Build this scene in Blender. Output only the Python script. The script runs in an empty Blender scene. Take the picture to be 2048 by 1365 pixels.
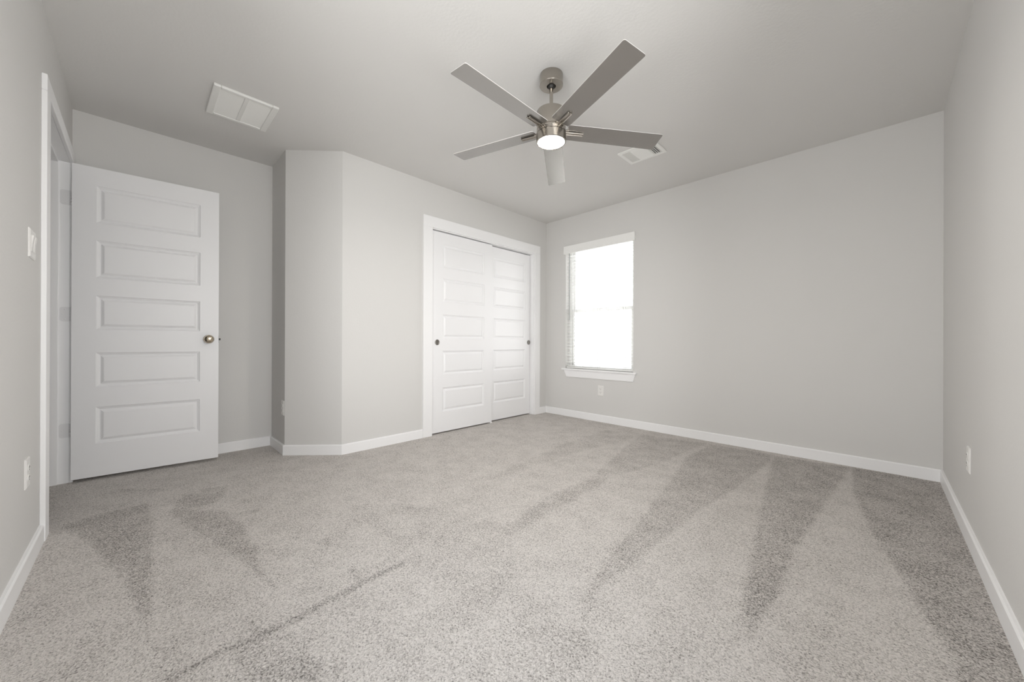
import bpy, math
import numpy as np
from mathutils import Vector, Matrix

sc = bpy.context.scene
COL = sc.collection
PI = math.pi

# ------------------------------------------------------------------ camera
CAM = Vector((3.0704, -3.7181, 0.9140))
FW = Vector((-0.70453737, 0.70966614, 0.00103431))
RT = Vector((0.70966478, 0.70453097, 0.00346466))
UP = Vector((-0.00173005, -0.003175, 0.99999346))
cam_data = bpy.data.cameras.new('camera')
cam_data.sensor_fit = 'HORIZONTAL'
cam_data.sensor_width = 36.0
cam_data.lens = 741.62 / 2048.0 * 36.0
cam_data.clip_start = 0.02
cam = bpy.data.objects.new('camera', cam_data)
COL.objects.link(cam)
M3 = Matrix((RT, UP, -FW)).transposed()
cam.matrix_world = Matrix.Translation(CAM) @ M3.to_4x4()
sc.camera = cam

# ------------------------------------------------------------------ light
sc.view_settings.view_transform = 'Standard'
sc.view_settings.look = 'None'
sc.view_settings.gamma = 1.0
sc.view_settings.use_curve_mapping = False
sc.view_settings.exposure = 0.38

world = bpy.data.worlds.new('daylight')
sc.world = world
world.use_nodes = True
wt = world.node_tree
wt.nodes.clear()
w_out = wt.nodes.new('ShaderNodeOutputWorld')
w_bg = wt.nodes.new('ShaderNodeBackground')
w_tc = wt.nodes.new('ShaderNodeTexCoord')
w_sep = wt.nodes.new('ShaderNodeSeparateXYZ')
w_map = wt.nodes.new('ShaderNodeMapRange')
w_ramp = wt.nodes.new('ShaderNodeValToRGB')
w_map.inputs['From Min'].default_value = -1.0
w_map.inputs['From Max'].default_value = 1.0
w_el = w_ramp.color_ramp.elements               # sunlit ground below, bright haze at the horizon, darker zenith
w_el[0].position = 0.0; w_el[0].color = (0.80, 0.79, 0.77, 1)
w_el[1].position = 1.0; w_el[1].color = (0.26, 0.28, 0.31, 1)
for p_, c_ in ((0.49, (0.92, 0.92, 0.91, 1)), (0.52, (1.0, 1.0, 1.0, 1)), (0.66, (0.80, 0.81, 0.82, 1)), (0.85, (0.36, 0.38, 0.41, 1))):
    w_el.new(p_).color = c_
wt.links.new(w_tc.outputs['Generated'], w_sep.inputs[0])
wt.links.new(w_sep.outputs['Z'], w_map.inputs['Value'])
wt.links.new(w_map.outputs[0], w_ramp.inputs[0])
# sky dimmed towards the window wall, added to cut the light through that window
w_dim = wt.nodes.new('ShaderNodeMapRange')
w_dim.interpolation_type = 'SMOOTHSTEP'
w_dim.inputs['From Min'].default_value = 0.10
w_dim.inputs['From Max'].default_value = 0.60
w_dim.inputs['To Min'].default_value = 1.0
w_dim.inputs['To Max'].default_value = 0.62
w_mul = wt.nodes.new('ShaderNodeVectorMath'); w_mul.operation = 'SCALE'
wt.links.new(w_sep.outputs['Y'], w_dim.inputs['Value'])
wt.links.new(w_ramp.outputs[0], w_mul.inputs[0])
wt.links.new(w_dim.outputs[0], w_mul.inputs['Scale'])
wt.links.new(w_mul.outputs[0], w_bg.inputs['Color'])
w_bg.inputs['Strength'].default_value = 7.5
wt.links.new(w_bg.outputs[0], w_out.inputs['Surface'])

LENS_STRENGTH = 165.0
sc.cycles.use_denoising = True
sc.cycles.max_bounces = 16
sc.cycles.diffuse_bounces = 12
sc.cycles.glossy_bounces = 6
sc.cycles.transparent_max_bounces = 24
sc.cycles.sample_clamp_indirect = 8.0
sc.cycles.caustics_reflective = False
sc.cycles.caustics_refractive = False

# ------------------------------------------------------------------ dimensions
W, L, H = 3.3645, 4.030, 2.44
A_, D_, B_, E_ = 2.5648, 0.3049, 2.8934, 0.7177
POLY = [(0, 0), (W, 0), (W, -L), (-E_, -L), (-E_, -B_), (-D_, -B_), (0, -A_)]   # interior outline, clockwise from above
WIN = (0.311, 1.202, 0.588, 2.080)          # window opening x0 x1 z0 z1
CLO = (-1.727, -0.240, 0.0, 2.009)          # closet opening y0 y1
ENT = (-0.607, 0.300, 0.0, 2.046)           # entry opening x0 x1

SIDE_Y, SIDE_X, SYS, SXS = -3.230, 2.480, 1.62, 1.50              # centres of two unseen windows added for light beside and behind the camera (right wall, left wall)

# portals: they emit nothing, they only tell the renderer where daylight comes in
WC = (WIN[0] + WIN[1]) / 2
for loc, rz, wd in [((WC, 0.20, (WIN[2] + WIN[3]) / 2), 0.0, 1.0), ((W + 0.20, SIDE_Y, (WIN[2] + WIN[3]) / 2), -PI / 2, SYS), ((SIDE_X, -L - 0.20, (WIN[2] + WIN[3]) / 2), PI, SXS)]:
    pl = bpy.data.lights.new('window_portal', 'AREA')
    pl.shape = 'RECTANGLE'
    pl.size = (WIN[1] - WIN[0]) * wd + 0.02
    pl.size_y = WIN[3] - WIN[2] + 0.02
    pl.cycles.is_portal = True
    po = bpy.data.objects.new('window_portal', pl)
    po.location = loc
    po.rotation_euler = (-PI / 2, 0, rz)
    COL.objects.link(po)

# ------------------------------------------------------------------ materials
def new_mat(name, color, rough=0.5, metal=0.0, spec=0.5):
    m = bpy.data.materials.new(name)
    m.use_nodes = True
    b = m.node_tree.nodes['Principled BSDF']
    b.inputs['Base Color'].default_value = (*color, 1)
    b.inputs['Roughness'].default_value = rough
    b.inputs['Metallic'].default_value = metal
    b.inputs['Specular IOR Level'].default_value = spec
    return m

def add_bump(m, scale, strength, dist, detail=2.0, stretch=None):
    nt = m.node_tree
    b = nt.nodes['Principled BSDF']
    tc = nt.nodes.new('ShaderNodeTexCoord')
    n = nt.nodes.new('ShaderNodeTexNoise')
    n.inputs['Scale'].default_value = scale
    n.inputs['Detail'].default_value = detail
    bp = nt.nodes.new('ShaderNodeBump')
    bp.inputs['Strength'].default_value = strength
    bp.inputs['Distance'].default_value = dist
    src = tc.outputs['Object']
    if stretch:
        mp = nt.nodes.new('ShaderNodeMapping')
        mp.inputs['Scale'].default_value = stretch
        nt.links.new(src, mp.inputs[0]); src = mp.outputs[0]
    nt.links.new(src, n.inputs['Vector'])
    nt.links.new(n.outputs[0], bp.inputs['Height'])
    nt.links.new(bp.outputs[0], b.inputs['Normal'])
    return n

M = {}
M['wall'] = new_mat('wall_paint', (0.670, 0.663, 0.650), 0.75, 0, 0.25)
add_bump(M['wall'], 90, 0.12, 0.004, 3)
M['ceiling'] = new_mat('ceiling_paint', (0.690, 0.683, 0.670), 0.85, 0, 0.2)
add_bump(M['ceiling'], 70, 0.14, 0.005, 3)
M['trim'] = new_mat('trim_enamel', (0.88, 0.88, 0.885), 0.38, 0, 0.45)
add_bump(M['trim'], 30, 0.02, 0.002)
M['door'] = new_mat('door_enamel', (0.85, 0.85, 0.86), 0.38, 0, 0.45)
add_bump(M['door'], 60, 0.05, 0.001, 4, (1, 1, 0.06))
M['plastic'] = new_mat('white_plastic', (0.80, 0.79, 0.77), 0.3)
add_bump(M['plastic'], 200, 0.01, 0.001)
M['slot'] = new_mat('dark_slot', (0.02, 0.02, 0.02), 0.7)
M['vent'] = new_mat('vent_enamel', (0.80, 0.80, 0.78), 0.4)
add_bump(M['vent'], 120, 0.02, 0.001)
M['duct'] = new_mat('duct_dark', (0.015, 0.013, 0.012), 0.8)
M['filter'] = new_mat('filter_fibre', (0.74, 0.74, 0.72), 0.9)
add_bump(M['filter'], 300, 0.2, 0.002)
M['nickel'] = new_mat('brushed_nickel', (0.43, 0.40, 0.36), 0.24, 1.0)
nn = add_bump(M['nickel'], 60, 0.05, 0.0005, 4, (1, 1, 40))
tg = M['nickel'].node_tree.nodes.new('ShaderNodeTangent'); tg.direction_type = 'RADIAL'; tg.axis = 'Z'
M['nickel'].node_tree.links.new(tg.outputs[0], M['nickel'].node_tree.nodes['Principled BSDF'].inputs['Tangent'])
M['nickel'].node_tree.nodes['Principled BSDF'].inputs['Anisotropic'].default_value = 0.45
M['knob'] = new_mat('knob_nickel', (0.55, 0.48, 0.38), 0.22, 1.0)
add_bump(M['knob'], 80, 0.02, 0.0005)
M['pull'] = new_mat('dark_nickel', (0.30, 0.285, 0.265), 0.28, 1.0)
add_bump(M['pull'], 80, 0.02, 0.0005)
M['dark'] = new_mat('dark_rubber', (0.02, 0.018, 0.016), 0.5)
M['blade'] = new_mat('silver_blade', (0.37, 0.357, 0.340), 0.27, 0.80)
add_bump(M['blade'], 120, 0.02, 0.0005)
M['blade_edge'] = new_mat('white_blade_edge', (0.66, 0.65, 0.635), 0.4)
add_bump(M['blade_edge'], 120, 0.02, 0.0005)
M['slat'] = new_mat('blind_slat', (0.88, 0.88, 0.865), 0.45)
add_bump(M['slat'], 40, 0.02, 0.0005)
M['vinyl'] = new_mat('window_vinyl', (0.88, 0.885, 0.88), 0.4)
add_bump(M['vinyl'], 40, 0.02, 0.0005)
M['wand'] = new_mat('clear_wand', (0.40, 0.42, 0.42), 0.15)
add_bump(M['wand'], 40, 0.02, 0.0005)
M['cord'] = new_mat('blind_cord', (0.45, 0.45, 0.44), 0.8)

# glass: thin clear pane
g = bpy.data.materials.new('window_glass'); g.use_nodes = True
nt = g.node_tree; nt.nodes.clear()
go = nt.nodes.new('ShaderNodeOutputMaterial')
gm = nt.nodes.new('ShaderNodeMixShader')
gt = nt.nodes.new('ShaderNodeBsdfTransparent')
gt.inputs[0].default_value = (0.97, 0.97, 0.97, 1)
gg = nt.nodes.new('ShaderNodeBsdfGlossy'); gg.inputs['Roughness'].default_value = 0.02
gl = nt.nodes.new('ShaderNodeLayerWeight'); gl.inputs['Blend'].default_value = 0.12
nt.links.new(gl.outputs['Fresnel'], gm.inputs[0])
nt.links.new(gt.outputs[0], gm.inputs[1]); nt.links.new(gg.outputs[0], gm.inputs[2])
nt.links.new(gm.outputs[0], go.inputs['Surface'])
M['glass'] = g

# lamp lens
lm = new_mat('lamp_lens', (0.9, 0.9, 0.88), 0.4)
lb = lm.node_tree.nodes['Principled BSDF']
lb.inputs['Emission Color'].default_value = (1.0, 0.945, 0.87, 1)
lb.inputs['Emission Strength'].default_value = LENS_STRENGTH
M['lens'] = lm

# carpet: flecked cut pile, vacuum tracks come from the 'nap' attribute (which way the pile leans)
cm = bpy.data.materials.new('carpet_pile'); cm.use_nodes = True
nt = cm.node_tree
b = nt.nodes['Principled BSDF']
b.inputs['Roughness'].default_value = 1.0
b.inputs['Specular IOR Level'].default_value = 0.05
def node(t, **kw):
    n = nt.nodes.new(t)
    for k, v in kw.items(): setattr(n, k, v)
    return n
def lk(a, bb): nt.links.new(a, bb)
tc = node('ShaderNodeTexCoord')
warp = node('ShaderNodeTexNoise'); warp.inputs['Scale'].default_value = 95; warp.inputs['Detail'].default_value = 2
wsub = node('ShaderNodeVectorMath', operation='SUBTRACT'); wsub.inputs[1].default_value = (0.5, 0.5, 0.5)
wsc = node('ShaderNodeVectorMath', operation='SCALE'); wsc.inputs['Scale'].default_value = 0.011
wadd = node('ShaderNodeVectorMath', operation='ADD')
lk(tc.outputs['Object'], warp.inputs['Vector']); lk(warp.outputs['Color'], wsub.inputs[0]); lk(wsub.outputs[0], wsc.inputs[0])
lk(tc.outputs['Object'], wadd.inputs[0]); lk(wsc.outputs[0], wadd.inputs[1])
tuft = node('ShaderNodeTexNoise'); tuft.inputs['Scale'].default_value = 190; tuft.inputs['Detail'].default_value = 3; tuft.inputs['Roughness'].default_value = 0.62
fleck = node('ShaderNodeTexVoronoi'); fleck.inputs['Scale'].default_value = 215
blot = node('ShaderNodeTexNoise'); blot.inputs['Scale'].default_value = 7; blot.inputs['Detail'].default_value = 4
lk(wadd.outputs[0], tuft.inputs['Vector']); lk(wadd.outputs[0], fleck.inputs['Vector']); lk(tc.outputs['Object'], blot.inputs['Vector'])
nap = node('ShaderNodeAttribute', attribute_name='nap')
# value = tuft contrast + fleck - nap
m1 = node('ShaderNodeMapRange'); m1.inputs['From Min'].default_value = 0.30; m1.inputs['From Max'].default_value = 0.68
lk(tuft.outputs[0], m1.inputs['Value'])
fsep = node('ShaderNodeSeparateColor'); lk(fleck.outputs['Color'], fsep.inputs[0])
m2 = node('ShaderNodeMath', operation='MULTIPLY'); m2.inputs[1].default_value = 0.45; lk(fsep.outputs[0], m2.inputs[0])
m3 = node('ShaderNodeMath', operation='MULTIPLY'); m3.inputs[1].default_value = 0.62; lk(m1.outputs[0], m3.inputs[0])
m4 = node('ShaderNodeMath', operation='ADD'); lk(m2.outputs[0], m4.inputs[0]); lk(m3.outputs[0], m4.inputs[1])
nb = node('ShaderNodeMapRange'); nb.inputs['From Min'].default_value = 0.35; nb.inputs['From Max'].default_value = 0.65
nb.inputs['To Min'].default_value = 0.06; nb.inputs['To Max'].default_value = -0.06
lk(blot.outputs[0], nb.inputs['Value'])
m5 = node('ShaderNodeMath', operation='ADD'); lk(m4.outputs[0], m5.inputs[0]); lk(nb.outputs[0], m5.inputs[1])
m6 = node('ShaderNodeMath', operation='MULTIPLY_ADD'); lk(nap.outputs['Fac'], m6.inputs[0]); m6.inputs[1].default_value = -0.20; lk(m5.outputs[0], m6.inputs[2])
cr = node('ShaderNodeValToRGB')
e = cr.color_ramp.elements
e[0].position = 0.05; e[0].color = (0.20, 0.186, 0.172, 1)
e[1].position = 0.75; e[1].color = (0.77, 0.732, 0.698, 1)
k = cr.color_ramp.elements.new(0.38); k.color = (0.545, 0.514, 0.487, 1)
lk(m6.outputs[0], cr.inputs[0]); lk(cr.outputs[0], b.inputs['Base Color'])
bmp = node('ShaderNodeBump'); bmp.inputs['Strength'].default_value = 0.7; bmp.inputs['Distance'].default_value = 0.008
lk(m4.outputs[0], bmp.inputs['Height']); lk(bmp.outputs[0], b.inputs['Normal'])
M['carpet'] = cm

# ------------------------------------------------------------------ mesh helpers
class MB:
    def __init__(s): s.v = []; s.f = []; s.sm = []
    def add(s, vs, fs, smooth=False):
        o = len(s.v); s.v += [tuple(x) for x in vs]
        for f in fs: s.f.append([i + o for i in f]); s.sm.append(smooth)
        return s
    def box(s, x0, x1, y0, y1, z0, z1):
        vs = [(x, y, z) for z in (z0, z1) for y in (y0, y1) for x in (x0, x1)]
        return s.add(vs, [(0, 2, 3, 1), (4, 5, 7, 6), (0, 1, 5, 4), (2, 6, 7, 3), (0, 4, 6, 2), (1, 3, 7, 5)])
    def prism(s, poly, z0, z1):
        n = len(poly)
        a = sum(poly[i][0] * poly[(i + 1) % n][1] - poly[(i + 1) % n][0] * poly[i][1] for i in range(n))
        if a < 0: poly = poly[::-1]
        vs = [(x, y, z0) for x, y in poly] + [(x, y, z1) for x, y in poly]
        fs = [tuple(range(n - 1, -1, -1)), tuple(range(n, 2 * n))] + [(i, (i + 1) % n, n + (i + 1) % n, n + i) for i in range(n)]
        return s.add(vs, fs)
    def lathe(s, prof, seg=40, axis='Z', org=(0, 0, 0), cap=True):
        """prof: list of (r, h); closed with caps where r > 0 at the ends"""
        vs = []; fs = []
        for r, h in prof:
            for i in range(seg):
                a = 2 * PI * i / seg
                p = (r * math.cos(a), r * math.sin(a), h)
                if axis == 'Y': p = (p[0], p[2], -p[1])
                if axis == 'X': p = (p[2], p[0], p[1])
                vs.append((p[0] + org[0], p[1] + org[1], p[2] + org[2]))
        n = len(prof)
        for j in range(n - 1):
            for i in range(seg):
                k = (i + 1) % seg
                fs.append((j * seg + i, j * seg + k, (j + 1) * seg + k, (j + 1) * seg + i))
        s.add(vs, fs, True)
        if cap:
            o = len(s.v) - len(vs)
            if prof[0][0] > 1e-6: s.f.append([o + i for i in range(seg - 1, -1, -1)]); s.sm.append(False)
            if prof[-1][0] > 1e-6: s.f.append([o + (n - 1) * seg + i for i in range(seg)]); s.sm.append(False)
        return s
    def tube(s, p0, p1, r, seg=12):
        p0 = Vector(p0); p1 = Vector(p1); d = (p1 - p0); ln = d.length; q = d.to_track_quat('Z', 'Y')
        vs = []
        for h in (0, ln):
            for i in range(seg):
                a = 2 * PI * i / seg
                vs.append(p0 + q @ Vector((r * math.cos(a), r * math.sin(a), h)))
        s.add(vs, [(i, (i + 1) % seg, seg + (i + 1) % seg, seg + i) for i in range(seg)], True)
        o = len(s.v) - 2 * seg
        s.f.append([o + i for i in range(seg - 1, -1, -1)]); s.sm.append(False)
        s.f.append([o + seg + i for i in range(seg)]); s.sm.append(False)
        return s
    def build(s, name, mat, parent=None, loc=None, rotz=0.0, bevel=0.0, segs=2):
        me = bpy.data.meshes.new(name)
        me.from_pydata(s.v, [], s.f); me.update()
        me.polygons.foreach_set('use_smooth', s.sm)
        me.materials.append(mat)
        me.validate()
        if any(s.sm): me.set_sharp_from_angle(angle=math.radians(32))
        o = bpy.data.objects.new(name, me); COL.objects.link(o)
        if parent is not None: o.parent = parent
        if loc is not None: o.location = loc
        o.rotation_euler = (0, 0, rotz)
        if bevel > 0:
            md = o.modifiers.new('bevel', 'BEVEL'); md.width = bevel; md.segments = segs
            md.limit_method = 'ANGLE'; md.angle_limit = math.radians(50)
        return o

def empty(name, loc, rotz=0.0):
    o = bpy.data.objects.new(name, None); COL.objects.link(o)
    o.empty_display_size = 0.1
    o.location = loc; o.rotation_euler = (0, 0, rotz)
    return o

def tag(o, label, cat, group=None):
    o['label'] = label; o['category'] = cat
    if group: o['group'] = group
    return o

def struct(o, label, cat):
    o['kind'] = 'structure'
    return tag(o, label, cat)

def grid_wall(name, p0, p1, o0, o1, z0, z1, holes, mat):
    """wall from p0 to p1 (room side) with outer corners o0,o1; holes = (s0,s1,za,zb) in metres along p0->p1"""
    p0, p1, o0, o1 = [Vector((*q, 0)) for q in (p0, p1, o0, o1)]
    ln = (p1 - p0).length; d = (p1 - p0) / ln
    nrm = Vector((-d.y, d.x, 0))                # outward for a clockwise outline
    t = (o0 - p0).dot(nrm)
    ss = sorted({0.0, ln, *[h[0] for h in holes], *[h[1] for h in holes]})
    zz = sorted({z0, z1, *[h[2] for h in holes], *[h[3] for h in holes]})
    ss = [s for s in ss if -1e-6 <= s <= ln + 1e-6]
    def fill(i, j):
        if not (0 <= i < len(ss) - 1 and 0 <= j < len(zz) - 1): return False
        cs = (ss[i] + ss[i + 1]) / 2; cz = (zz[j] + zz[j + 1]) / 2
        return not any(h[0] < cs < h[1] and h[2] < cz < h[3] for h in holes)
    idx = {}; mb = MB()
    def vid(i, j, k):
        if (i, j, k) not in idx:
            if k == 0: P = p0 + d * ss[i]
            elif i == 0: P = o0
            elif i == len(ss) - 1: P = o1
            else: P = p0 + d * ss[i] + nrm * t
            idx[(i, j, k)] = len(mb.v); mb.v.append((P.x, P.y, zz[j]))
        return idx[(i, j, k)]
    def face(*q): mb.f.append([vid(*x) for x in q]); mb.sm.append(False)
    for i in range(len(ss) - 1):
        for j in range(len(zz) - 1):
            if not fill(i, j): continue
            face((i, j, 0), (i, j + 1, 0), (i + 1, j + 1, 0), (i + 1, j, 0))
            face((i, j, 1), (i + 1, j, 1), (i + 1, j + 1, 1), (i, j + 1, 1))
            if not fill(i - 1, j): face((i, j, 0), (i, j, 1), (i, j + 1, 1), (i, j + 1, 0))
            if not fill(i + 1, j): face((i + 1, j, 0), (i + 1, j + 1, 0), (i + 1, j + 1, 1), (i + 1, j, 1))
            if not fill(i, j - 1): face((i, j, 0), (i + 1, j, 0), (i + 1, j, 1), (i, j, 1))
            if not fill(i, j + 1): face((i, j + 1, 0), (i, j + 1, 1), (i + 1, j + 1, 1), (i + 1, j + 1, 0))
    return mb.build(name, mat)

def offset_poly(poly, dist):
    """offset every edge outward (clockwise outline) by dist[i]; negative = inward"""
    n = len(poly); lines = []
    for i in range(n):
        a = Vector(poly[i]); c = Vector(poly[(i + 1) % n]); d = (c - a).normalized()
        nr = Vector((-d.y, d.x)); lines.append((a + nr * dist[i], d))
    out = []
    for i in range(n):
        (a, d), (c, e) = lines[i - 1], lines[i]
        den = d.x * e.y - d.y * e.x
        t = ((c.x - a.x) * e.y - (c.y - a.y) * e.x) / den
        out.append((a.x + d.x * t, a.y + d.y * t))
    return out

# ------------------------------------------------------------------ room shell
N = len(POLY)
TH = [0.17, 0.17, 0.12, 0.12, 0.10, 0.10, 0.12]
OUT = offset_poly(POLY, TH)
names = ['wall_back', 'wall_right', 'wall_left', 'wall_alcove', 'wall_nook', 'wall_angled', 'wall_closet']
labels = ['greige painted wall with the window in it', 'greige painted wall at the right edge with one outlet',
          'greige painted wall at the left edge with the entry doorway', 'shaded greige wall standing behind the open entry door',
          'narrow greige wall return between alcove and angled wall', 'narrow angled greige wall between alcove and closet wall',
          'greige painted wall with the sliding closet doors in it']
HWD = (WIN[1] - WIN[0]) / 2
holes = {0: [(WIN[0], WIN[1], WIN[2], WIN[3])],
         1: [(-SIDE_Y - HWD * SYS, -SIDE_Y + HWD * SYS, WIN[2], WIN[3])],
         2: [(W - ENT[1], W - ENT[0] + 0.018, 0.0, ENT[3] + 0.018), (W - SIDE_X - HWD * SXS, W - SIDE_X + HWD * SXS, WIN[2], WIN[3])],
         6: [(CLO[0] + A_, CLO[1] + A_, 0.0, CLO[3])]}
for i in range(N):
    o = grid_wall(names[i], POLY[i], POLY[(i + 1) % N], OUT[i], OUT[(i + 1) % N], 0.0, H, holes.get(i, []), M['wall'])
    struct(o, labels[i], 'wall')

# ceiling slab over room, closet and hall
struct(MB().prism([(-1.3, -5.45), (1.50, -5.45), (1.50, -L - 0.14), (W + 0.18, -L - 0.14), (W + 0.18, 0.20), (-1.3, 0.20)], H, H + 0.12).build('ceiling', M['ceiling']), 'flat greige painted ceiling over the whole room', 'ceiling')

# hallway beyond the entry doorway and the closet interior
hb = MB()
hb.box(-1.30, -1.20, -5.45, -L - 0.12, 0, H).box(1.40, 1.50, -5.45, -L - 0.12, 0, H).box(-1.20, 1.40, -5.45, -5.35, 0, H)
hb.box(-1.20, -E_ - 0.12, -L - 0.12, -L - 0.02, 0, H)
struct(hb.build('wall_hall', M['wall']), 'hallway walls beyond the entry doorway', 'wall')
cb = MB()
cb.box(-0.80, -0.72, -2.02, 0.05, 0, H).box(-0.72, -0.12, -0.05, 0.05, 0, H).box(-0.72, -0.12, -2.02, -1.95, 0, H)
struct(cb.build('wall_closet_inside', M['wall']), 'walls inside the closet behind the sliding doors', 'wall')

# floor with nap map
NAP = [
    (1.0, (2.93, -0.03), (2.95, -0.59), (3.04, -1.2), (3.11, -1.52), (3.16, -1.76), (3.21, -1.99), (3.23, -2.15), (3.35, -2.12), (3.36, -1.97), (3.36, -0.02)),
    (0.9, (2.47, -0.12), (2.56, -0.94), (2.64, -1.6), (2.7, -1.97), (2.73, -2.2), (2.75, -2.31), (2.79, -2.38), (2.79, -2.24), (2.81, -2.12), (2.81, -1.88), (2.8, -1.68), (2.83, -1.34), (2.86, -0.84), (2.9, -0.34), (2.91, -0.05)),
    (0.75, (2.01, -0.12), (1.98, -0.65), (2.09, -1.22), (2.16, -1.68), (2.22, -2.02), (2.24, -2.24), (2.28, -2.44), (2.31, -2.57), (2.34, -2.61), (2.33, -2.45), (2.35, -2.29), (2.35, -2.14), (2.36, -1.95), (2.37, -1.76), (2.39, -1.46), (2.43, -1.06), (2.47, -0.33), (2.46, -0.08)),
    (0.55, (1.41, -0.23), (1.48, -0.66), (1.6, -1.13), (1.7, -1.62), (1.67, -2.04), (1.75, -2.38), (1.79, -2.52), (1.85, -2.49), (1.82, -2.24), (1.82, -1.94), (1.79, -1.46), (1.9, -0.91), (1.94, -0.3), (1.96, -0.11)),
    (0.35, (1.06, -0.29), (1.07, -1.07), (1.14, -1.6), (1.23, -2.09), (1.27, -1.99), (1.27, -1.63), (1.3, -1.16), (1.37, -0.65), (1.4, -0.31)),
    (0.35, (2.24, -2.88), (2.3, -2.8), (2.41, -2.71), (2.48, -2.78), (2.47, -2.92), (2.37, -3.01), (2.29, -2.97)),
    (0.9, (0.22, -3.98), (0.16, -3.86), (0.17, -3.78), (0.16, -3.68), (0.48, -3.66), (0.79, -3.67), (1.1, -3.68), (1.36, -3.69), (1.5, -3.69), (1.34, -3.71), (1.02, -3.76), (0.79, -3.81), (0.53, -3.88), (0.3, -3.96)),
    (0.85, (0.4, -3.6), (0.15, -3.52), (0.25, -3.37), (0.41, -3.41), (0.41, -3.54), (0.6, -3.39), (0.83, -3.35), (1.11, -3.35), (1.21, -3.36), (1.34, -3.37), (1.5, -3.36), (1.44, -3.37), (1.34, -3.39), (1.16, -3.42), (0.91, -3.48), (0.69, -3.54)),
    (1.25, (1.67, -2.93), (1.67, -3.11), (1.68, -3.25), (1.69, -3.34), (1.69, -3.45), (1.69, -3.55), (1.7, -3.62), (1.71, -3.68), (1.73, -3.66), (1.72, -3.61), (1.72, -3.54), (1.73, -3.45), (1.73, -3.34), (1.71, -3.25), (1.7, -3.12), (1.69, -2.94)),
    (0.7, (1.71, -3.45), (1.76, -3.37), (1.9, -3.36), (1.97, -3.36), (2.0, -3.38), (1.88, -3.5), (1.73, -3.53)),
    (0.95, (1.57, -3.12), (1.58, -3.11), (1.67, -3.11), (1.66, -3.13)),
    (0.95, (1.58, -3.47), (1.59, -3.46), (1.72, -3.45), (1.7, -3.46)),
    (0.65, (1.12, -3.22), (1.25, -3.13), (1.27, -3.09), (1.33, -3.11), (1.31, -3.14)),
    (0.45, (-0.25, -3.81), (-0.06, -3.6), (0.0, -3.6), (-0.17, -3.79)),
    (0.8, (0.12, -3.45), (0.16, -3.32), (0.23, -3.34), (0.35, -3.37), (0.3, -3.44)),
    (0.5, (0.47, -3.3), (0.48, -3.25), (0.55, -3.27), (0.53, -3.31)),
    (0.45, (0.62, -3.44), (0.68, -3.25), (0.72, -3.26), (0.67, -3.42)),
    (0.28, (0.96, -2.9), (1.57, -2.92), (1.69, -2.92), (1.85, -2.93), (2.08, -2.89), (2.11, -2.74), (1.81, -2.44), (1.54, -2.45), (1.17, -2.69)),
]
def nap_field(X, Y):
    out = np.zeros_like(X)
    for w, *pts in NAP:
        P = np.array(pts); Q = np.roll(P, -1, 0)
        inside = np.zeros(X.shape, bool); dmin = np.full(X.shape, 9.0)
        for (x0, y0), (x1, y1) in zip(P, Q):
            dx, dy = x1 - x0, y1 - y0
            t = np.clip(((X - x0) * dx + (Y - y0) * dy) / (dx * dx + dy * dy + 1e-12), 0, 1)
            dmin = np.minimum(dmin, np.hypot(X - x0 - t * dx, Y - y0 - t * dy))
            c = ((y0 > Y) != (y1 > Y))
            xi = x0 + (Y - y0) * dx / (dy if abs(dy) > 1e-9 else 1e-9)
            inside ^= c & (X < xi)
        sd = np.where(inside, dmin, -dmin)
        out = np.maximum(out, w * np.clip(0.5 + sd / 0.024, 0, 1))
    return out
fx0, fx1, fy0, fy1, st = -1.30, W + 0.12, -5.45, 0.17, 0.012
nx = int((fx1 - fx0) / st); ny = int((fy1 - fy0) / st)
xs = np.linspace(fx0, fx1, nx + 1); ys = np.linspace(fy0, fy1, ny + 1)
GX, GY = np.meshgrid(xs, ys)
V = np.stack([GX.ravel(), GY.ravel(), np.zeros(GX.size)], 1)
ii = np.arange(GX.size).reshape(GX.shape)
Fq = np.stack([ii[:-1, :-1].ravel(), ii[:-1, 1:].ravel(), ii[1:, 1:].ravel(), ii[1:, :-1].ravel()], 1)
nv = len(V)
c4 = [(fx0, fy0), (fx1, fy0), (fx1, fy1), (fx0, fy1)]
Vl = V.tolist() + [(x, y, -0.10) for x, y in c4]
t4 = [int(ii[0, 0]), int(ii[0, -1]), int(ii[-1, -1]), int(ii[-1, 0])]
edges = [ii[0, :].tolist(), ii[:, -1].tolist(), ii[-1, ::-1].tolist(), ii[::-1, 0].tolist()]
Fl = Fq.tolist() + [[nv + 3, nv + 2, nv + 1, nv]]
for j in range(4):
    Fl.append(edges[j][::-1] + [nv + j, nv + (j + 1) % 4])
fme = bpy.data.meshes.new('floor'); fme.from_pydata(Vl, [], Fl); fme.update()
at = fme.attributes.new('nap', 'FLOAT', 'POINT')
at.data.foreach_set('value', np.concatenate([nap_field(GX, GY).ravel(), np.zeros(4)]).astype(np.float32))
fme.materials.append(M['carpet'])
fl = bpy.data.objects.new('floor', fme); COL.objects.link(fl)
struct(fl, 'flecked grey cut pile carpet with vacuum tracks', 'carpet')

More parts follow.
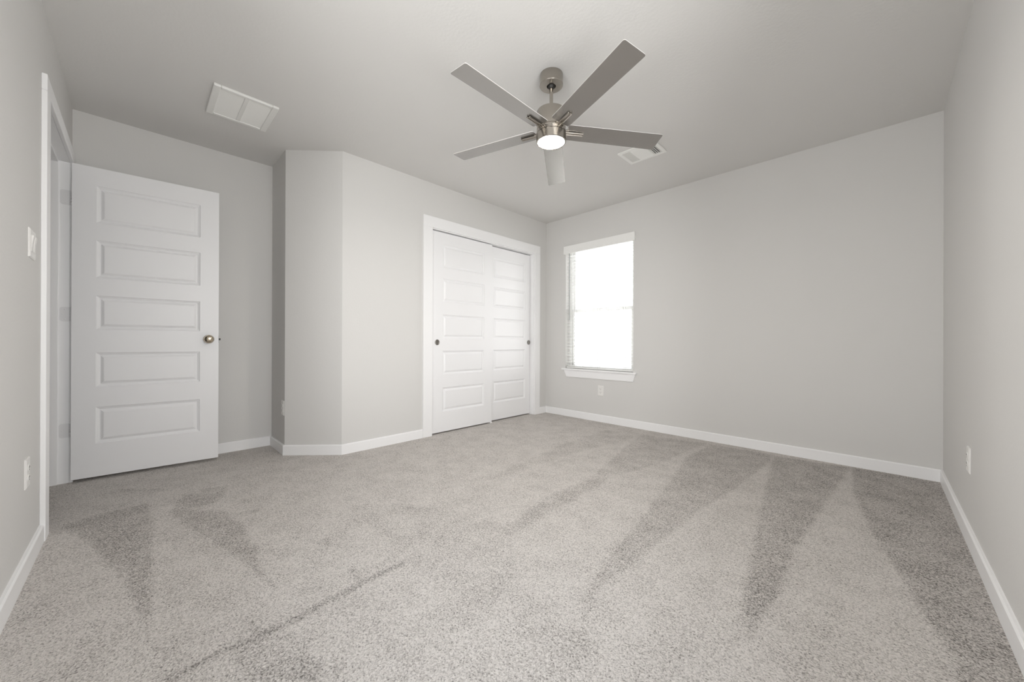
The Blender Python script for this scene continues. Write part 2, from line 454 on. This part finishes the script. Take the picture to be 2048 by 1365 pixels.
# ------------------------------------------------------------------ baseboards
BT, BH = 0.014, 0.080
INN = offset_poly(POLY, [-BT] * N)
IN2 = offset_poly(POLY, [-(BT - 0.005)] * N)
def base_run(mb, i, s0=None, s1=None):
    """baseboard along edge i; s0/s1 cut it square at that distance from the edge's start, else it is mitred"""
    a = Vector(POLY[i]); c = Vector(POLY[(i + 1) % N]); d = (c - a).normalized(); nr = Vector((d.y, -d.x))
    def sect(end, s):
        if s is None:
            j = (i + end) % N; q = [POLY[j], INN[j], INN[j], IN2[j], POLY[j]]
        else:
            b_ = a + d * s; f_ = b_ + nr * BT; g_ = b_ + nr * (BT - 0.005)
            q = [b_, f_, f_, g_, b_]
        return [(p[0], p[1], z) for p, z in zip(q, (0, 0, BH - 0.006, BH, BH))]
    A, C = sect(0, s0), sect(1, s1)
    fs = [(k, 5 + k, 5 + (k + 1) % 5, (k + 1) % 5) for k in range(5)] + [(0, 1, 2, 3, 4), (9, 8, 7, 6, 5)]
    mb.add(A + C, fs)
    return mb
CW = 0.100                                    # closet casing width
runs = [('baseboard_back', [(0, None, None)], 'white baseboard along the window wall'),
        ('baseboard_right', [(1, None, None)], 'white baseboard along the right wall'),
        ('baseboard_left', [(2, None, W - 0.3901)], 'white baseboard along the left wall under the outlet'),
        ('baseboard_alcove', [(3, None, None)], 'white baseboard behind the open entry door'),
        ('baseboard_nook', [(4, None, None)], 'short white baseboard on the narrow wall return'),
        ('baseboard_angled', [(5, None, None)], 'white baseboard on the angled wall'),
        ('baseboard_closet', [(6, None, CLO[0] - CW - 0.001 + A_)], 'white baseboard left of the closet casing'),
        ('baseboard_corner', [(6, CLO[1] + CW + 0.001 + A_, None)], 'very short white baseboard between closet casing and corner')]
for nm, rs, lb_ in runs:
    mb = MB()
    for r in rs: base_run(mb, *r)
    struct(mb.build(nm, M['trim']), lb_, 'baseboard')

# ------------------------------------------------------------------ closet trim
CT = 0.018
t = struct(empty('trim_2', (0, (CLO[0] + CLO[1]) / 2, 0)), 'flat white casing framing the sliding closet doors', 'door frame')
yc = (CLO[0] + CLO[1]) / 2
def rel(mb, o):
    l = o.location; mb.v = [(x - l.x, y - l.y, z - l.z) for x, y, z in mb.v]; return mb
y0, y1, zt = CLO[0], CLO[1], CLO[3]
rel(MB().box(0, CT, y0 - CW, y0, 0, zt), t).build('casing_leg', M['trim'], t, bevel=0.002)
rel(MB().box(0, CT, y1, y1 + CW, 0, zt), t).build('casing_leg', M['trim'], t, bevel=0.002)
rel(MB().box(0, CT, y0 - CW, y1 + CW, zt, zt + 0.105), t).build('casing_head', M['trim'], t, bevel=0.002)
rel(MB().box(-0.12, 0.0, y0, y0 + 0.006, 0, zt - 0.006), t).build('jamb', M['trim'], t)
rel(MB().box(-0.12, 0.0, y1 - 0.006, y1, 0, zt - 0.006), t).build('jamb', M['trim'], t)
rel(MB().box(-0.12, 0.0, y0, y1, zt - 0.006, zt), t).build('head_jamb', M['trim'], t)

# ------------------------------------------------------------------ five panel doors
def panel_slab(w, h, th, rects):
    """moulded slab, front face at y=0 looking to -y, back at y=th; five raised panels on both faces"""
    mb = MB()
    us = sorted({0, w, *[r[0] for r in rects], *[r[1] for r in rects]})
    vs = sorted({0, h, *[r[2] for r in rects], *[r[3] for r in rects]})
    for side in (0, 1):
        def P(u, v, d): return (u, d if side == 0 else th - d, v)
        def quad(a, b_, c, d_):
            q = [a, b_, c, d_]
            if side: q = q[::-1]
            mb.add(q, [(0, 1, 2, 3)])
        for i in range(len(us) - 1):
            for j in range(len(vs) - 1):
                cu = (us[i] + us[i + 1]) / 2; cv = (vs[j] + vs[j + 1]) / 2
                if any(r[0] < cu < r[1] and r[2] < cv < r[3] for r in rects): continue
                quad(P(us[i], vs[j], 0), P(us[i + 1], vs[j], 0), P(us[i + 1], vs[j + 1], 0), P(us[i], vs[j + 1], 0))
        for (a, b_, c, d_) in rects:
            rings = [(0, 0), (0.003, 0.0045), (0.012, 0.0090), (0.016, 0.0125), (0.020, 0.0125), (0.034, 0.0030), (0.038, 0.0020)]
            for (i0, d0), (i1, d1) in zip(rings[:-1], rings[1:]):
                o_ = [(a + i0, c + i0), (b_ - i0, c + i0), (b_ - i0, d_ - i0), (a + i0, d_ - i0)]
                n_ = [(a + i1, c + i1), (b_ - i1, c + i1), (b_ - i1, d_ - i1), (a + i1, d_ - i1)]
                for k in range(4):
                    kk = (k + 1) % 4
                    quad(P(*o_[k], d0), P(*o_[kk], d0), P(*n_[kk], d1), P(*n_[k], d1))
            i1, d1 = rings[-1]
            quad(P(a + i1, c + i1, d1), P(b_ - i1, c + i1, d1), P(b_ - i1, d_ - i1, d1), P(a + i1, d_ - i1, d1))
    for u0, v0, u1, v1 in ((0, 0, w, 0), (w, 0, w, h), (w, h, 0, h), (0, h, 0, 0)):
        mb.add([(u0, 0, v0), (u0, th, v0), (u1, th, v1), (u1, 0, v1)], [(0, 1, 2, 3)])
    return mb

# closet doors
def closet_door(name, x, ya, yb, pulls, pan, label):
    w = yb - ya; h = 1.978; z0 = 0.014
    d = struct(empty(name, (x, ya, z0), PI / 2), label, 'closet door')
    rects = [(pan[0] - ya, pan[1] - ya, a - z0, c - z0) for a, c in ((0.213, 0.453), (0.582, 0.817), (0.942, 1.178), (1.303, 1.536), (1.645, 1.875))]
    panel_slab(w, h, 0.035, rects).build('slab', M['door'], d)
    pl_ = MB().lathe([(0.0275, -0.0003), (0.0275, -0.0030), (0.0255, -0.0042), (0.0230, -0.0034), (0.0205, -0.0014), (0.012, -0.0008), (0.0, -0.0006)][::-1], 32, 'Y', cap=False)
    p = pl_.build('finger_pull', M['pull'], d, (pulls - ya, 0.0, 0.902 - z0))
    p['label'] = 'round brushed nickel finger pull'
    return d
closet_door('door_2', -0.012, -1.719, -0.932, -1.655, (-1.590, -1.046), 'left white five panel closet door, sliding in front of the other')
closet_door('door_3', -0.056, -0.990, -0.2530, -0.276, (-0.868, -0.337), 'right white five panel closet door beside the window corner')
gd = MB().box(-0.055, -0.004, -0.962, -0.930, 0.0, 0.013)
gd.box(-0.053, -0.049, -0.958, -0.934, 0.013, 0.030)
tag(gd.build('door_guide', M['plastic'], bevel=0.002), 'small white plastic guide on the carpet where the closet doors meet', 'door guide')

# ------------------------------------------------------------------ entry door trim
t = struct(empty('trim_1', ((ENT[0] + ENT[1]) / 2, -L, 0)), 'white casing and jamb around the entry doorway on the left', 'door frame')
x0, x1, zt = ENT[0], ENT[1], ENT[3]
rel(MB().box(x1 - 0.006, x1 + 0.09, -L, -L + 0.018, 0, zt), t).build('casing_leg', M['trim'], t, bevel=0.003)
rel(MB().box(x0 - 0.09, x0 + 0.006, -L, -L + 0.018, 0, zt), t).build('casing_leg', M['trim'], t, bevel=0.003)
rel(MB().box(x0 - 0.09, x1 + 0.09, -L, -L + 0.018, zt, zt + 0.074), t).build('casing_head', M['trim'], t, bevel=0.003)
rel(MB().box(x1 - 0.018, x1, -L - 0.12, -L, 0, zt), t).build('jamb', M['trim'], t)
rel(MB().box(x0 - 0.018, x0, -L - 0.12, -L, 0, zt), t).build('jamb', M['trim'], t)
rel(MB().box(x0, x1, -L - 0.12, -L, zt, zt + 0.018), t).build('head_jamb', M['trim'], t)
for xa, xb in ((x1 - 0.030, x1 - 0.018), (x0, x0 + 0.011)):
    rel(MB().box(xa, xb, -L - 0.085, -L - 0.046, 0, zt), t).build('door_stop', M['trim'], t, bevel=0.002)
rel(MB().box(x0 + 0.011, x1 - 0.030, -L - 0.085, -L - 0.046, zt - 0.012, zt), t).build('door_stop', M['trim'], t, bevel=0.002)

# entry door
AN = 0.0717; DW = 0.735; DZ = 0.021; DH = 2.019
HX, HY = -0.5718, -4.0195
d = struct(empty('door_1', (HX, HY, DZ), PI / 2 - AN), 'white five panel entry door standing open on the left', 'door')
rects = [(0.1055, 0.6265, a - DZ, c - DZ) for a, c in ((0.236, 0.475), (0.606, 0.831), (0.982, 1.204), (1.322, 1.567), (1.681, 1.922))]
panel_slab(DW, DH, 0.035, rects).build('slab', M['door'], d)
kz = 0.923 - DZ; ku = 0.677
kb = [(0.0325, 0.0), (0.0325, -0.003), (0.030, -0.007), (0.018, -0.009), (0.0125, -0.012), (0.0115, -0.024),
      (0.015, -0.029), (0.023, -0.035), (0.0275, -0.043), (0.0285, -0.050), (0.026, -0.058), (0.019, -0.064), (0.010, -0.0665), (0.0, -0.067)]
o = MB().lathe([(r, h) for r, h in kb][::-1], 40, 'Y', cap=False).build('knob', M['knob'], d, (ku, 0, kz)); o['label'] = 'round brushed nickel door knob'
o = MB().lathe([(r, 0.035 - h) for r, h in kb], 40, 'Y', cap=False).build('knob', M['knob'], d, (ku, 0, kz)); o['label'] = 'round brushed nickel door knob'
lt = MB().box(DW, DW + 0.0012, 0.005, 0.030, kz - 0.028, kz + 0.028)
lt.add([(DW, 0.010, kz - 0.007), (DW, 0.026, kz - 0.007), (DW + 0.012, 0.010, kz - 0.007), (DW, 0.010, kz + 0.007), (DW, 0.026, kz + 0.007), (DW + 0.012, 0.010, kz + 0.007)],
       [(0, 1, 2), (3, 5, 4), (0, 2, 5, 3), (1, 4, 5, 2), (0, 3, 4, 1)])
o = lt.build('latch', M['dark'], d); o['label'] = 'small dark metal latch bolt'
M['hinge'] = new_mat('hinge_paint', (0.78, 0.78, 0.785), 0.4); add_bump(M['hinge'], 80, 0.02, 0.0005)
inv = Matrix.LocRotScale(Vector((HX, HY, DZ)), Matrix.Rotation(PI / 2 - AN, 3, 'Z').to_quaternion(), Vector((1, 1, 1))).inverted()
for z0, z1 in ((1.775, 1.868), (1.032, 1.123), (0.291, 0.380)):
    hb = MB(); rr = 0.012
    ya, yb = -L - 0.040, -L + 0.004
    # leaf outline in (y, z) with rounded inner corners
    pts = [(yb, z0), (yb, z1)]
    for cy, cz, a0 in ((ya + rr, z1 - rr, PI / 2), (ya + rr, z0 + rr, PI)):
        for k_ in range(6):
            a = a0 + k_ / 5 * PI / 2
            pts.append((cy + rr * math.cos(a), cz + rr * math.sin(a)))
    n = len(pts); xf, xb = x0 + 0.0036, x0
    vv = [(xf, y, z) for y, z in pts] + [(xb, y, z) for y, z in pts]
    hb.add(vv, [tuple(range(n)), tuple(range(2 * n - 1, n - 1, -1))] + [(i, n + i, n + (i + 1) % n, (i + 1) % n) for i in range(n)])
    for k_ in range(3):
        zc = z0 + (z1 - z0) * (0.16 + 0.34 * k_)
        hb.lathe([(0.0042, 0.0), (0.0038, 0.0008), (0.0, 0.0010)], 14, 'X', (xf, ya + (0.012 if k_ == 1 else 0.022), zc), cap=False)
    for k_ in range(5):
        dz = (z1 - z0) / 5
        hb.tube((x0 + 0.008, -L + 0.0065, z0 + dz * k_ + 0.0008), (x0 + 0.008, -L + 0.0065, z0 + dz * (k_ + 1) - 0.0008), 0.0062, 14)
    hb.v = [tuple(inv @ Vector(q)) for q in hb.v]
    o = hb.build('hinge', M['hinge'], d)
    o['label'] = 'painted hinge leaf with rounded corners'

# ------------------------------------------------------------------ window
wx0, wx1, wz0, wz1 = WIN
wroot = struct(empty('window_1', ((wx0 + wx1) / 2, 0, wz0)), 'bright single hung window with white stool and apron', 'window')
def wp(mb, name, mat, **kw): return rel(mb, wroot).build(name, mat, wroot, **kw)
FY0, FY1 = 0.085, 0.150
f = MB(); fw = 0.036
f.box(wx0, wx0 + fw, FY0, FY1, wz0, wz1).box(wx1 - fw, wx1, FY0, FY1, wz0, wz1)
f.box(wx0 + fw, wx1 - fw, FY0, FY1, wz0, wz0 + 0.014).box(wx0 + fw, wx1 - fw, FY0, FY1, wz1 - 0.024, wz1)
wp(f, 'window_frame', M['vinyl'], bevel=0.002)
ZM = 1.292
def sash(za, zb, ya, yb, name):
    s = MB(); r = 0.032; a, c = wx0 + fw, wx1 - fw
    s.box(a, a + r, ya, yb, za, zb).box(c - r, c, ya, yb, za, zb).box(a + r, c - r, ya, yb, za, za + r - 0.006).box(a + r, c - r, ya, yb, zb - r, zb)
    so = wp(s, name, M['vinyl'], bevel=0.002)
    p = MB().box(a + r - 0.004, c - r + 0.004, (ya + yb) / 2 - 0.002, (ya + yb) / 2 + 0.002, za + r - 0.008, zb - r + 0.004)
    rel(p, wroot).build('pane', M['glass'], so)
sash(wz0 + 0.014, ZM + 0.018, 0.088, 0.112, 'lower_sash')
sash(ZM - 0.018, wz1 - 0.024, 0.116, 0.142, 'upper_sash')
s = MB().box(0.272, 1.246, -0.034, 0.0, wz0 - 0.020, wz0).box(wx0, wx1, 0.0, FY0, wz0 - 0.020, wz0 + 0.0)
wp(s, 'window_stool', M['trim'], bevel=0.003)
ap = MB()
za, zb = 0.486, wz0 - 0.020
vv = [(0.335, -0.016, za), (1.205, -0.016, za), (1.232, -0.016, zb), (0.296, -0.016, zb)]
vv += [(x, 0.0, z) for x, y, z in vv]
ap.add(vv, [(0, 1, 2, 3), (7, 6, 5, 4), (0, 4, 5, 1), (1, 5, 6, 2), (2, 6, 7, 3), (3, 7, 4, 0)])
wp(ap, 'window_apron', M['trim'], bevel=0.002)

# two windows added to brighten the room, unseen beside and behind the camera
def children(o): return [c for c in bpy.data.objects if c.parent == o]
for n_, (loc_, rz_, wd, lb_) in enumerate((((W, SIDE_Y, wz0), -PI / 2, SYS, 'unseen side window added for light in the right wall next to the camera'), ((SIDE_X, -L, wz0), PI, SXS, 'unseen window added for light in the left wall behind the camera'))):
    r_ = wroot.copy(); COL.objects.link(r_); r_.name = 'window_%d' % (n_ + 2)
    r_.location = loc_; r_.rotation_euler = (0, 0, rz_); r_.scale = (wd, 1, 1)
    r_['label'] = lb_
    for c in children(wroot):
        c2 = c.copy(); COL.objects.link(c2); c2.parent = r_
        for g2 in children(c):
            g3 = g2.copy(); COL.objects.link(g3); g3.parent = c2

# blind
bl = tag(empty('window_blind', ((wx0 + wx1) / 2, 0.035, wz1)), 'white slatted blind lowered over the window, slats open', 'window blind')
def bp(mb, name, mat, **kw): return rel(mb, bl).build(name, mat, bl, **kw)
v = MB()
v.box(0.297, 1.226, -0.030, -0.018, 1.988, 2.083)
v.box(0.297, 0.309, -0.018, -0.0005, 1.988, 2.083).box(1.214, 1.226, -0.018, -0.0005, 1.988, 2.083)
bp(v, 'valance', M['slat'], bevel=0.003)
bp(MB().box(wx0 + 0.006, wx1 - 0.006, 0.012, 0.058, 2.040, wz1), 'headrail', M['slat'], bevel=0.002)
SX0, SX1 = wx0 + 0.008, wx1 - 0.008
pitch = 0.0408; nsl = 36; zs0 = wz0 + 0.032
proto = None
for k_ in range(nsl + 1):
    z = zs0 + k_ * pitch
    if z > 2.030: break
    if proto is None:
        s = MB()
        n = 6; top = []; bot = []
        for q in range(n + 1):
            yy = -0.024 + 0.048 * q / n; cz = 0.0016 * (1 - (yy / 0.024) ** 2)
            top.append((yy, cz + 0.0014)); bot.append((yy, cz - 0.0014))
        pr = bot + top[::-1]; m = len(pr); hx = (SX1 - SX0) / 2
        s.add([(-hx, y, zz) for y, zz in pr] + [(hx, y, zz) for y, zz in pr],
              [tuple(range(m - 1, -1, -1)), tuple(range(m, 2 * m))] + [(i, (i + 1) % m, m + (i + 1) % m, m + i) for i in range(m)])
        proto = s.build('slat', M['slat'], bl)
        so = proto
    else:
        so = proto.copy(); COL.objects.link(so); so.parent = bl
    so.location = (0, 0, z - wz1); so.rotation_euler = (math.radians(6), 0, 0)
bp(MB().box(SX0, SX1, 0.013, 0.057, wz0 + 0.002, wz0 + 0.020), 'bottom_rail', M['slat'], bevel=0.003)
for xx in (0.435, 0.757, 1.078):
    lc = MB()
    for yy in (0.0095, 0.0605): lc.tube((xx, yy, wz0 + 0.020), (xx, yy, 2.041), 0.0011, 6)
    bp(lc, 'ladder_cord', M['cord'])
o = bp(MB().tube((0.372, -0.004, 1.176), (0.372, -0.004, 2.020), 0.0042, 8).tube((0.372, -0.004, 2.020), (0.372, 0.014, 2.045), 0.003, 8), 'wand', M['wand']); o['label'] = 'thin grey tilt wand'
o = bp(MB().tube((0.418, -0.003, 0.66), (0.418, -0.003, 1.24), 0.0028, 8).lathe([(0.0, 0.626), (0.006, 0.628), (0.0065, 0.645), (0.003, 0.664), (0.0, 0.665)], 12, 'Z', (0.418, -0.003, 0), cap=False)
       .tube((0.418, -0.003, 1.24), (0.418, 0.011, 2.043), 0.0010, 6), 'lift_cord', M['cord'])

# ------------------------------------------------------------------ electrical plates (local: plate in the x-z plane, facing -y)
def plate_mb(w, h, t=0.006):
    m = MB(); i = 0.005
    vv = [(-w/2, 0, -h/2), (w/2, 0, -h/2), (w/2, 0, h/2), (-w/2, 0, h/2)]
    vv += [(x, -t * 0.45, z) for x, y, z in vv[:4]]
    vv += [(x - math.copysign(i, x), -t, z - math.copysign(i, z)) for x, y, z in vv[:4]]
    fs = [(3, 2, 1, 0)]
    for a in (0, 4): fs += [(a + k, a + (k + 1) % 4, a + 4 + (k + 1) % 4, a + 4 + k) for k in range(4)]
    fs.append((8, 9, 10, 11))
    return m.add(vv, fs)
def outlet(loc, rotz, label):
    o = tag(empty('wall_outlet', loc, rotz), label, 'outlet', 'duplex wall outlets')
    plate_mb(0.072, 0.117).build('cover_plate', M['plastic'], o)
    for zc in (0.0195, -0.0195):
        r = MB(); n = 20; pts = []
        for k_ in range(n):
            a = 2 * PI * k_ / n
            pts.append((0.0172 * math.cos(a), max(-0.0135, min(0.0135, 0.0172 * math.sin(a)))))
        vv = [(x, -0.006, zc + z) for x, z in pts] + [(x, -0.0085, zc + z) for x, z in pts]
        r.add(vv, [tuple(range(n, 2 * n))] + [(i, (i + 1) % n, n + (i + 1) % n, n + i) for i in range(n)])
        ro = r.build('socket', M['plastic'], o)
        sl = MB().box(-0.0075, -0.0055, -0.0089, -0.0084, zc - 0.001, zc + 0.008).box(0.0055, 0.0075, -0.0089, -0.0084, zc - 0.001, zc + 0.007)
        sl.lathe([(0.0026, -0.0084), (0.0026, -0.0089)], 12, 'Y', (0, 0, zc - 0.0075))
        sl.build('slot', M['slot'], ro)
    MB().lathe([(0.0, -0.0070), (0.003, -0.0068), (0.0035, -0.006)], 12, 'Y', (0, 0, 0), cap=False).build('screw', M['plastic'], o)
    return o
outlet((0.810, 0, 0.354), 0, 'white duplex outlet under the window')
outlet((W, -1.008, 0.373), -PI / 2, 'white duplex outlet low on the right wall')
outlet((-0.352, -B_, 0.371), 0, 'white duplex outlet on the narrow wall return past the open door')
outlet((0.672, -L, 0.386), PI, 'white duplex outlet low on the left wall before the doorway')

sw = tag(empty('light_switch', (0.600, -L, 1.306), PI), 'white light switch plate beside the entry door casing', 'light switch')
plate_mb(0.116, 0.117).build('cover_plate', M['plastic'], sw)
for xc in (-0.023, 0.023):
    r = MB().box(xc - 0.0165, xc + 0.0165, -0.0075, -0.006, -0.0335, 0.0335)
    r.add([(xc - 0.014, -0.0075, -0.031), (xc + 0.014, -0.0075, -0.031), (xc + 0.014, -0.0085, 0.0), (xc - 0.014, -0.0085, 0.0), (xc - 0.014, -0.0125, 0.031), (xc + 0.014, -0.0125, 0.031),
           (xc - 0.014, -0.0075, 0.031), (xc + 0.014, -0.0075, 0.031)],
          [(0, 1, 2, 3), (3, 2, 5, 4), (4, 5, 7, 6), (0, 3, 4, 6), (1, 7, 5, 2)])
    r.build('rocker', M['plastic'], sw, bevel=0.0008)

# ------------------------------------------------------------------ ceiling return grille
X0, X1, Y0, Y1 = -0.095, 0.280, -3.410, -3.074
rg = tag(empty('return_grille', ((X0 + X1) / 2, (Y0 + Y1) / 2, H)), 'white two section air return grille on the ceiling at left', 'air vent')
def rp(mb, name, mat, **kw): return rel(mb, rg).build(name, mat, rg, **kw)
fr = MB(); b_ = 0.036; zf = H - 0.016
fr.box(X0, X1, Y0, Y0 + b_, zf, H).box(X0, X1, Y1 - b_, Y1, zf, H).box(X0, X0 + b_ * .7, Y0 + b_, Y1 - b_, zf, H).box(X1 - b_ * .7, X1, Y0 + b_, Y1 - b_, zf, H)
rp(fr, 'frame', M['vent'], bevel=0.004)
ym = (Y0 + Y1) / 2
rp(MB().box(X0 + b_ * .7, X1 - b_ * .7, ym - 0.012, ym + 0.012, zf + 0.002, H), 'divider', M['vent'], bevel=0.002)
for ya, yb in ((Y0 + b_, ym - 0.012), (ym + 0.012, Y1 - b_)):
    s = MB(); n = 16; xa, xb = X0 + b_ * .7, X1 - b_ * .7
    for k_ in range(n):
        xc = xa + (xb - xa) * (k_ + 0.5) / n
        s.add([(xc - 0.010, ya, zf + 0.004), (xc - 0.0088, ya, zf + 0.003), (xc + 0.010, ya, zf + 0.0118), (xc + 0.0088, ya, zf + 0.0128),
               (xc - 0.010, yb, zf + 0.004), (xc - 0.0088, yb, zf + 0.003), (xc + 0.010, yb, zf + 0.0118), (xc + 0.0088, yb, zf + 0.0128)],
              [(0, 3, 2, 1), (4, 5, 6, 7), (0, 1, 5, 4), (1, 2, 6, 5), (2, 3, 7, 6), (3, 0, 4, 7)])
    lo = rp(s, 'louvers', M['vent'])
rp(MB().box(X0 + b_ * .7, X1 - b_ * .7, Y0 + b_, Y1 - b_, H - 0.0015, H - 0.0003), 'filter', M['filter'])

# ------------------------------------------------------------------ ceiling supply register
X0, X1, Y0, Y1 = 1.555, 1.862, -0.990, -0.750
sr = tag(empty('supply_register', ((X0 + X1) / 2, (Y0 + Y1) / 2, H)), 'white slotted air supply register on the ceiling beyond the fan', 'air vent')
def sp(mb, name, mat, **kw): return rel(mb, sr).build(name, mat, sr, **kw)
b_ = 0.030; zf = H - 0.010
fr = MB()
for (xa, xb, ya, yb) in ((X0, X1, Y0, Y0 + b_), (X0, X1, Y1 - b_, Y1), (X0, X0 + b_, Y0 + b_, Y1 - b_), (X1 - b_, X1, Y0 + b_, Y1 - b_)):
    fr.box(xa, xb, ya, yb, zf, H)
sp(fr, 'frame', M['vent'], bevel=0.004)
sp(MB().box(X0 + b_, X1 - b_, Y0 + b_, Y1 - b_, H - 0.001, H - 0.0002), 'duct', M['duct'])
ya, yb = Y0 + b_, Y1 - b_
xa, xb = X0 + b_, X1 - b_
def register_slats(u0, u1, v0, v1, axis, tilt, pitch_, cover=0.56):
    """slats run along v, spaced along u"""
    m = MB(); n = max(1, int(round((u1 - u0) / pitch_)))
    for k_ in range(n):
        uc = u0 + (u1 - u0) * (k_ + 0.5) / n
        hw = pitch_ * cover; dz = 0.0045 * tilt; zc = zf + 0.0035
        q = [(uc - hw, zc - dz), (uc + hw, zc + dz), (uc + hw, zc + dz + 0.0010), (uc - hw, zc - dz + 0.0010)]
        vv = []
        for vv_ in (v0, v1):
            for u, z in q: vv.append((u, vv_, z) if axis == 'Y' else (vv_, u, z))
        fs = [(3, 2, 1, 0), (4, 5, 6, 7), (0, 1, 5, 4), (1, 2, 6, 5), (2, 3, 7, 6), (3, 0, 4, 7)]
        if axis != 'Y': fs = [f_[::-1] for f_ in fs]
        m.add(vv, fs)
    return m
sw_ = 0.062
sp(register_slats(xa, xa + sw_, ya, yb, 'Y', 1, 0.0125, 0.40), 'louvers', M['vent'])
sp(register_slats(xb - sw_, xb, ya, yb, 'Y', -1, 0.0155), 'louvers', M['vent'])
sp(register_slats(ya, yb, xa + sw_ + 0.004, xb - sw_ - 0.004, 'X', -1, 0.0125), 'louvers', M['vent'])
for xx in (xa + sw_, xb - sw_ - 0.004):
    sp(MB().box(xx, xx + 0.004, ya, yb, zf, H - 0.001), 'crossbar', M['vent'])

# ------------------------------------------------------------------ ceiling fan
AX, AY = 1.7305, -2.056
fan = tag(empty('ceiling_fan', (AX, AY, H)), 'brushed nickel five blade ceiling fan with a lit round lamp', 'ceiling fan')
def fz(z): return z - H
MB().lathe([(0.0, fz(2.4399)), (0.066, fz(2.4399)), (0.0665, fz(2.437)), (0.0665, fz(2.380)), (0.0645, fz(2.3775)), (0.026, fz(2.3765)), (0.024, fz(2.380)), (0.022, fz(2.400)), (0.0, fz(2.402))][::-1], 64, cap=False).build('canopy', M['nickel'], fan)
cu = MB().lathe([(0.0, fz(2.363)), (0.014, fz(2.363)), (0.0195, fz(2.372)), (0.021, fz(2.382)), (0.018, fz(2.394)), (0.0, fz(2.399))], 32, cap=False)
o = cu.build('coupling', M['dark'], fan); o['label'] = 'black hanger ball'
MB().lathe([(0.0, fz(2.22)), (0.0102, fz(2.22)), (0.0102, fz(2.37)), (0.0, fz(2.37))], 24, cap=False).build('downrod', M['nickel'], fan)
MB().lathe([(0.0, fz(2.128)), (0.080, fz(2.128)), (0.0825, fz(2.130)), (0.0825, fz(2.228)), (0.081, fz(2.2305)), (0.020, fz(2.2315)), (0.018, fz(2.236)), (0.0, fz(2.236))], 72, cap=False).build('motor_housing', M['nickel'], fan)
MB().lathe([(0.0, fz(2.0995)), (0.0795, fz(2.0995)), (0.0795, fz(2.1022)), (0.083, fz(2.1026)), (0.083, fz(2.1245)), (0.0795, fz(2.125)), (0.0795, fz(2.128)), (0.0, fz(2.128))], 72, cap=False).build('blade_hub', M['nickel'], fan)
lk_ = MB().lathe([(0.0, fz(2.066)), (0.0745, fz(2.066)), (0.0750, fz(2.0560)), (0.0765, fz(2.0535)), (0.0815, fz(2.0530)), (0.0845, fz(2.0555)), (0.0845, fz(2.0985)), (0.083, fz(2.0998)), (0.0, fz(2.0998))], 72, cap=False).build('light_kit', M['nickel'], fan)
pr = [(0.0, fz(2.0515)), (0.030, fz(2.0518)), (0.055, fz(2.0528)), (0.068, fz(2.0542)), (0.0735, fz(2.0565)), (0.0742, fz(2.064)), (0.0, fz(2.0645))]
o = MB().lathe(pr, 64, cap=False).build('lamp_lens', M['lens'], lk_); o['label'] = 'round frosted lamp lens, lit'
ZB = fz(2.1208); TX, TY = 0.0162, -0.0452
PITCH = -0.1654; R0, R1, BW = 0.090, 0.6505, 0.125
OFF = [0.0083, -0.0039, 0.0053, -0.0006, -0.0092]
def rounded(x0, x1, w0, w1, r):
    pts = []
    for cx, cy, a0 in ((x1 - r, w1 / 2 - r, 0), (x0 + r, w0 / 2 - r, PI / 2), (x0 + r, -w0 / 2 + r, PI), (x1 - r, -w1 / 2 + r, 1.5 * PI)):
        for k_ in range(6):
            a = a0 + k_ / 5 * PI / 2
            pts.append((cx + r * math.cos(a), cy + r * math.sin(a)))
    return pts
bmb = MB(); pts = rounded(R0, R1, BW - 0.010, BW, 0.010); n = len(pts)
TB = 0.004
bmb.add([(x, y, 0) for x, y in pts] + [(x, y, TB) for x, y in pts], [tuple(range(n - 1, -1, -1)), tuple(range(n, 2 * n))] + [(i, (i + 1) % n, n + (i + 1) % n, n + i) for i in range(n)])
amb = MB()
for yy in (-0.0078, 0.0078):
    amb.tube((0.070, yy, -0.0080), (0.188, yy, -0.0052), 0.0050, 14)
amb.box(0.070, 0.182, -0.0078, 0.0078, -0.0070, -0.0005)
amb.box(0.078, 0.098, -0.024, 0.024, -0.010, 0.0)
bproto = aproto = None
for k_ in range(5):
    az = -0.3357 + k_ * 2 * PI / 5 + OFF[k_]
    er = Vector((math.cos(az), math.sin(az), 0)); et = Vector((-math.sin(az), math.cos(az), 0))
    vw = et * math.cos(PITCH) + Vector((0, 0, math.sin(PITCH)))
    def tl(q): return Vector((q.x, q.y, q.z + TX * q.x + TY * q.y))
    ex = tl(er).normalized(); ey = tl(vw); ey = (ey - ex * ey.dot(ex)).normalized(); ez = ex.cross(ey)
    if bproto is None:
        bo = bmb.build('blade', M['blade'], fan, bevel=0.0012); ao = amb.build('blade_arm', M['nickel'], bo, bevel=0.0012)
        bo.data.materials.append(M['blade_edge'])
        for p_ in bo.data.polygons:
            if p_.normal.z > -0.5: p_.material_index = 1
        bproto, aproto = bo, ao
    else:
        bo = bproto.copy(); COL.objects.link(bo); bo.parent = fan
        ao = aproto.copy(); COL.objects.link(ao); ao.parent = bo
    bo.matrix_local = Matrix.Translation((0, 0, ZB)) @ Matrix((ex, ey, ez)).transposed().to_4x4()
